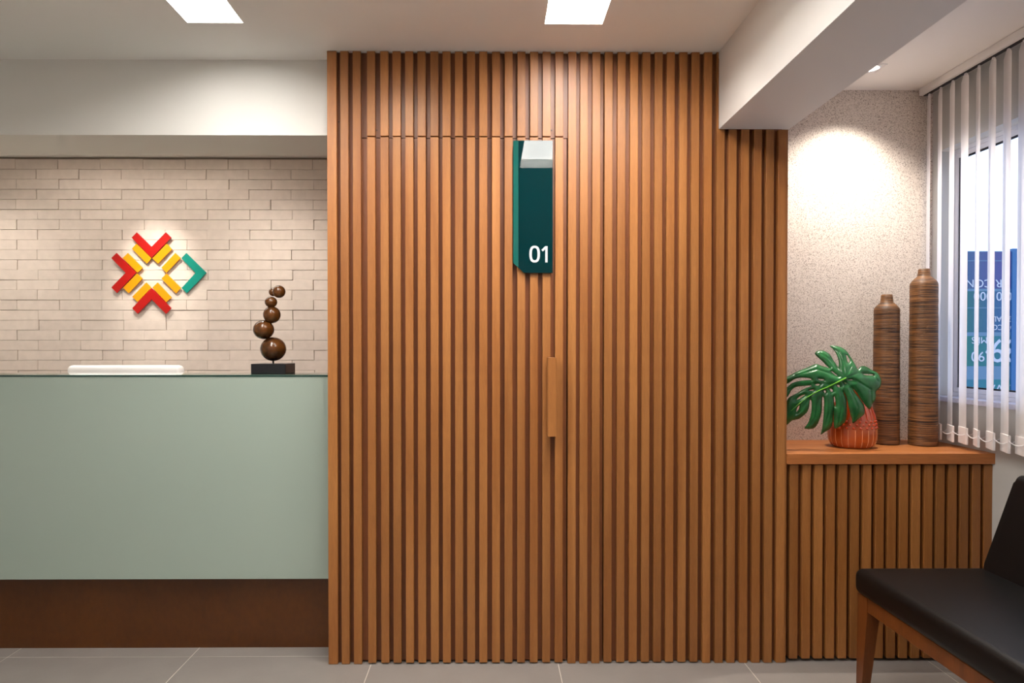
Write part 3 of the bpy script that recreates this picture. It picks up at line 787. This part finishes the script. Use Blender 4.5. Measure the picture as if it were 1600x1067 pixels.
for v in vo:
    d = dist(v.x, v.y); p = P(1225+v.x/5.6176, 530+v.y/5.6176, leafY(v.x, v.y, d)); bv.append(bm.verts.new(p-lo_))
for f in fo:
    cx = sum(vo[i].x for i in f)/3; cy = sum(vo[i].y for i in f)/3
    if inside(cx, cy, outl) and not any(inside(cx, cy, h) for h in holes): bm.faces.new([bv[i] for i in f])
for v in list(bm.verts):
    if not v.link_faces: bm.verts.remove(v)
for f in bm.faces:
    f.normal_update()
blade = link('blade', bm, M_LEAF, leaf)
for p_ in blade.data.polygons: p_.use_smooth = True
md = blade.modifiers.new('thickness', 'SOLIDIFY'); md.thickness = .0012; md.offset = 0
def lp(x, y, off=-.0015): return P(1225+x/5.6176, 530+y/5.6176, leafY(x, y, 60)+off)-lo_
bm = bmesh.new(); mid = [(545, 338), (500, 362), (440, 390), (380, 420), (320, 445), (260, 475), (200, 510), (140, 560), (60, 630)]
tube(bm, [lp(*m_, -.0012) for m_ in mid], [.0030, .0028, .0025, .0022, .002, .0018, .0015, .0012, .0007], 8)
link('midrib', bm, M_MIDRIB, leaf, smooth=True)
bm = bmesh.new(); j0 = lp(541, 340, .004)
potc = Vector((pc.x, cyp, CZT+.19))-lo_
tube(bm, [j0, j0+Vector((.004, .02, .004)), j0+Vector((.01, .045, -.02)), potc+Vector((0, 0, .06)), potc+Vector((0, 0, .012))], [.003, .0035, .004, .004, .004], 10)
link('stem', bm, M_STEM, leaf, smooth=True)

# ------------------------------------------------------------------ vertical blind
XBL = 1.976
bl = empty('vertical_blind', (XBL, 1.8, .86), 'white vertical blind with headrail and bead chain over the window', 'blind')
LX = lambda x, y, z: (x-XBL, y-1.8, z-.86)
ye = F*XBL/(1435.5-764)
hr0 = LX(XBL-.022, .45, ZC-.034); hr1 = LX(XBL+.02, 3.135, ZC-.0005)
bm = bmesh.new(); bx(bm, hr0[0], hr1[0], hr0[1], hr1[1], hr0[2], hr1[2], .004, 2)
link('headrail', bm, M_HEADRAIL, bl, smooth=True)
bm = bmesh.new(); bx(bm, -.008, .008, hr0[1]+.01, hr1[1]-.012, hr0[2]-.0035, hr0[2]-.0002); link('rail_slot', bm, M_DARKPL, bl)
zvt, zvb = ZC-.062, .868
angs = [24, 23.5, 22.5, 17.5, 26, 21.5, 21, 19, 22, 20, 23, 19, 21, 20, 22, 12, 13, 11, 14, 12, 13, 12, 14, 12, 12, 13, 11, 14, 12, 13, 12, 13, 12]
HV = .0445
bm = bmesh.new(); nseg = 6
def vane_mesh(bm, z0, z1, hv, bow=.004):
    r1 = [bm.verts.new((bow*(1-(2*k/nseg-1)**2), -hv+2*hv*k/nseg, z0)) for k in range(nseg+1)]
    r3 = [bm.verts.new((bow*(1-(2*k/nseg-1)**2), -hv+2*hv*k/nseg, z1)) for k in range(nseg+1)]
    r4 = [bm.verts.new((bow*(1-(2*k/nseg-1)**2), (-hv+2*hv*k/nseg)*.42, z1+.022)) for k in range(nseg+1)]
    for k in range(nseg):
        bm.faces.new((r1[k], r1[k+1], r3[k+1], r3[k])); bm.faces.new((r3[k], r3[k+1], r4[k+1], r4[k]))
vane_mesh(bm, zvb+.001-.86, zvt-.86, HV)
vp = link('vane', bm, M_VANE, bl, smooth=True); vme = vp.data
bm = bmesh.new(); bx(bm, -.0015, .0075, -HV-.001, HV+.001, zvb-.86-.001, zvb-.86+.068, .0012); wme_o = link('weight', bm, M_WEIGHT, vp); wme = wme_o.data
bm = bmesh.new(); bx(bm, -.002, .006, -.006, .006, zvt-.86+.015, ZC-.0375-.86, .0008); hme_o = link('hanger', bm, M_CHAIN, vp); hme = hme_o.data
ends = []; y = 3.097; k = 0
while y > .5:
    a_ = R(angs[k % len(angs)])
    if k == 0: v = vp; v.location = (0, y-1.8, 0); v.rotation_euler = (0, 0, -a_)
    else:
        v = inst('vane', vme, bl, (0, y-1.8, 0), (0, 0, -a_))
        inst('weight', wme, v, (0, 0, 0)); inst('hanger', hme, v, (0, 0, 0))
    # local (0,-HV) rotated by -a
    for sgn in (-1, 1):
        yy = sgn*(HV+.002); ends.append((k, sgn, Vector((yy*math.sin(a_)+.002, yy*math.cos(a_)+y-1.8, zvb-.86+.046))))
    y -= .0785; k += 1
bm = bmesh.new()
for sgn in (-1, 1):
    e_l = [e for (kk, sg_, e) in ends if sg_ == sgn]
    for a_, c_ in zip(e_l, e_l[1:]):
        sag = random.uniform(.010, .018)
        n_ = 22
        for q_ in range(n_):
            t = q_/n_; p = a_.lerp(c_, t)+Vector((0, 0, -4*sag*t*(1-t)))
            s_ = bmesh.ops.create_icosphere(bm, subdivisions=1, radius=.0021)
            for v in s_['verts']: v.co += p
o = link('bead_chain', bm, M_CHAIN, bl, smooth=True, autos=80); o['kind'] = 'stuff'

# ------------------------------------------------------------------ bench
BX0, BX1 = 1.357, 1.885; BY0, BY1 = 1.12, 2.555
be = empty('leather_bench', ((BX0+BX1)/2, (BY0+BY1)/2, 0), 'black leather bench with wooden frame in the right foreground', 'bench')
bo = Vector(be.location)
def bseat():
    bm = bmesh.new(); nx, ny = 14, 30; z0, z1 = .357, .452
    bx(bm, BX0-bo.x, BX1-.02-bo.x, BY0-bo.y, BY1-bo.y, z0, z1, .03, 5)
    for v in bm.verts:
        if v.co.z > z1-.001: v.co.z += 0
    return bm
o = link('seat', bseat(), M_LEATHER, be, smooth=True, autos=50)
# backrest: leaning slab, rounded top
zb0, zb1 = .44, .80
bm = bmesh.new(); th = .055; prof_ = []
slope = (1.915-1.795)/(.79-.452)
for k in range(0, 11):
    t = k/10; z = zb0+(zb1-.03-zb0)*t; prof_.append((1.822+slope*(z-.452), z))
cxz = (prof_[-1][0]+th/2, prof_[-1][1])
for k in range(1, 9):
    a_ = math.pi-math.pi*k/9; prof_.append((cxz[0]+th/2*math.cos(a_), cxz[1]+th/2*math.sin(a_)))
for k in range(10, -1, -1):
    t = k/10; z = zb0+(zb1-.03-zb0)*t; prof_.append((1.822+slope*(z-.452)+th, z))
prism(bm, [(x-bo.x, z) for x, z in prof_], BY0-bo.y, BY1-.03-bo.y)
bmesh.ops.bevel(bm, geom=[e for e in bm.edges if abs(e.verts[0].co.y-e.verts[1].co.y) < 1e-6], offset=.008, segments=2, affect='EDGES')
link('backrest', bm, M_LEATHER, be, smooth=True, autos=50)
# frame rails
zr0, zr1 = .305, .3575
bm = bmesh.new(); fx0 = BX0+.018-bo.x
bx(bm, fx0, fx0+.025, BY0+.02-bo.y, BY1-.07-bo.y, zr0, zr1, .002)
o = link('front_rail', bm, W_CHAIR, be)
bm = bmesh.new(); bx(bm, fx0+.03, BX1-.06-bo.x, BY1-.045-bo.y, BY1-.022-bo.y, zr0, zr1, .002); bx(bm, fx0+.03, BX1-.06-bo.x, BY0+.022-bo.y, BY0+.045-bo.y, zr0, zr1, .002)
link('end_rails', bm, W_CHAIR, be)
bm = bmesh.new(); bx(bm, BX1-.06-bo.x, BX1-.035-bo.x, BY0+.02-bo.y, BY1-.02-bo.y, zr0, zr1, .002); link('rear_rail', bm, W_CHAIR, be)
def bleg(sx_, sy_):
    bm = bmesh.new()
    x_o = fx0-.001 if sx_ < 0 else BX1-.03-bo.x
    y_o = (BY1-.005-bo.y) if sy_ > 0 else (BY0+.005-bo.y)
    dx = .046 if sx_ < 0 else -.046; dyv = -.064*sy_
    dxb = .030 if sx_ < 0 else -.030; dyb = -.036*sy_
    top = [(x_o, y_o), (x_o+dx, y_o), (x_o+dx, y_o+dyv), (x_o, y_o+dyv)]
    kx = -.004 if sx_ < 0 else .035
    bot = [(x_o+kx, y_o), (x_o+kx+dxb, y_o), (x_o+kx+dxb, y_o+dyb), (x_o+kx, y_o+dyb)]
    a_ = [bm.verts.new((x, y, zr1-.001)) for x, y in top]; m_ = [bm.verts.new((x, y, zr0-.02)) for x, y in top]; c_ = [bm.verts.new((x, y, 0.0)) for x, y in bot]
    bm.faces.new(a_); bm.faces.new(c_[::-1])
    for A_, B_ in ((a_, m_), (m_, c_)):
        for i in range(4): bm.faces.new((A_[i], B_[i], B_[(i+1) % 4], A_[(i+1) % 4]))
    link('leg', bm, W_CHAIR, be)
for sx_ in (-1, 1):
    for sy_ in (1, -1): bleg(sx_, sy_)

# ------------------------------------------------------------------ outside: pavement and totem sign
tag(box('ground', 2.3, 40, -20, 60, -.4, -.3, M_ASPHALT, base=False), kind='structure')
YT = 9.0
tl_, tr_ = P(1490, 389, YT), P(1592, 389, YT)
tx = (tl_.x+tr_.x)/2; hw_ = (tr_.x-tl_.x)/2
ts = empty('advertising_sign', (tx, YT, -.3), 'blue and green advertising sign with rotated white lettering outside the window', 'sign')
Zp = lambda py: P(1540, py, YT).z+.3
B1 = banner('print_blue', '#2b5670', '#3d3478'); B2 = banner('print_green_blue', '#00604c', '#214a80')
B3 = banner('print_teal', '#006452', '#0f6376'); B4 = banner('print_teal_low', '#23607f', '#00706b')
M_RIM = plain('sign_rim', '#3f82b0', .5); M_BAND = plain('sign_band', '#55788f', .5); M_LTR = plain('white_lettering', '#b4bac4', .5)
pr = hw_-12/F*YT
box('sign_core', -hw_, pr, .02, .10, 0, Zp(392), M_RIM, ts)
box('post', pr+.001, hw_, -.02, .11, 0, Zp(388.5), plain('post_blue', '#225c8c', .5), ts)
for nm, a_, c_, m_ in (('print_panel', 393, 451, B1), ('divider_band', 451, 455, M_BAND), ('print_panel', 455, 519, B2), ('divider_band', 519, 525, M_BAND),
                       ('print_panel', 525, 572, B3), ('divider_band', 572, 593, M_BAND), ('print_panel', 593, 640, B4)):
    z1, z0 = Zp(a_), Zp(c_)
    box(nm, -hw_, pr, 0, .0195, z0+.0008, z1-.0008, m_, ts)
for py in (407.5, 481):
    box('thin_line', -hw_+.02, pr-.02, -.004, -.0002, Zp(py+.6), Zp(py-.6), M_BAND, ts)
def lettering(txt, pxc, pyc, hpx, rot=180, sx_=1.0):
    cu = bpy.data.curves.new('t', 'FONT'); cu.body = txt; cu.size = 1; cu.align_x = 'CENTER'; cu.align_y = 'CENTER'; cu.extrude = .01; cu.resolution_u = 3
    ob = bpy.data.objects.new('t', cu); COL.objects.link(ob)
    me = bpy.data.meshes.new_from_object(ob.evaluated_get(bpy.context.evaluated_depsgraph_get()))
    bpy.data.objects.remove(ob); bpy.data.curves.remove(cu)
    ys = [v.co.y for v in me.vertices]; xs = [v.co.x for v in me.vertices]
    k_ = hpx/F*YT/(max(ys)-min(ys)); cx, cy = (max(xs)+min(xs))/2, (max(ys)+min(ys))/2
    p = P(pxc, pyc, YT)
    s_ = -1 if rot == 180 else 1
    for v in me.vertices:
        v.co = Vector((s_*(v.co.x-cx)*k_*sx_, -v.co.z*.3, s_*(v.co.y-cy)*k_))
    me.materials.append(M_LTR); me.name = 'lettering'
    o = bpy.data.objects.new('lettering', me); COL.objects.link(o); o.parent = ts; o.location = (p.x-tx, -.0035, p.z+.3)
    return o
lettering('IN BR CONE', 1549, 443, 12.5, sx_=1.02)
lettering('0 0 000', 1551, 463, 14)
lettering('DIGITAL', 1573, 498.5, 8.5); lettering('TOT CO', 1572, 511.5, 8.5)
lettering('M\u00caS', 1530, 533, 13); lettering('89', 1570, 548, 37, sx_=.9); lettering(',90', 1530, 556, 18)
lettering('VAI T', 1566, 607, 12, rot=0, sx_=1.1)

# ------------------------------------------------------------------ tidy names
print('objects', len(bpy.data.objects), 'tris', sum(len(o.data.polygons) for o in bpy.data.objects if o.type == 'MESH'))
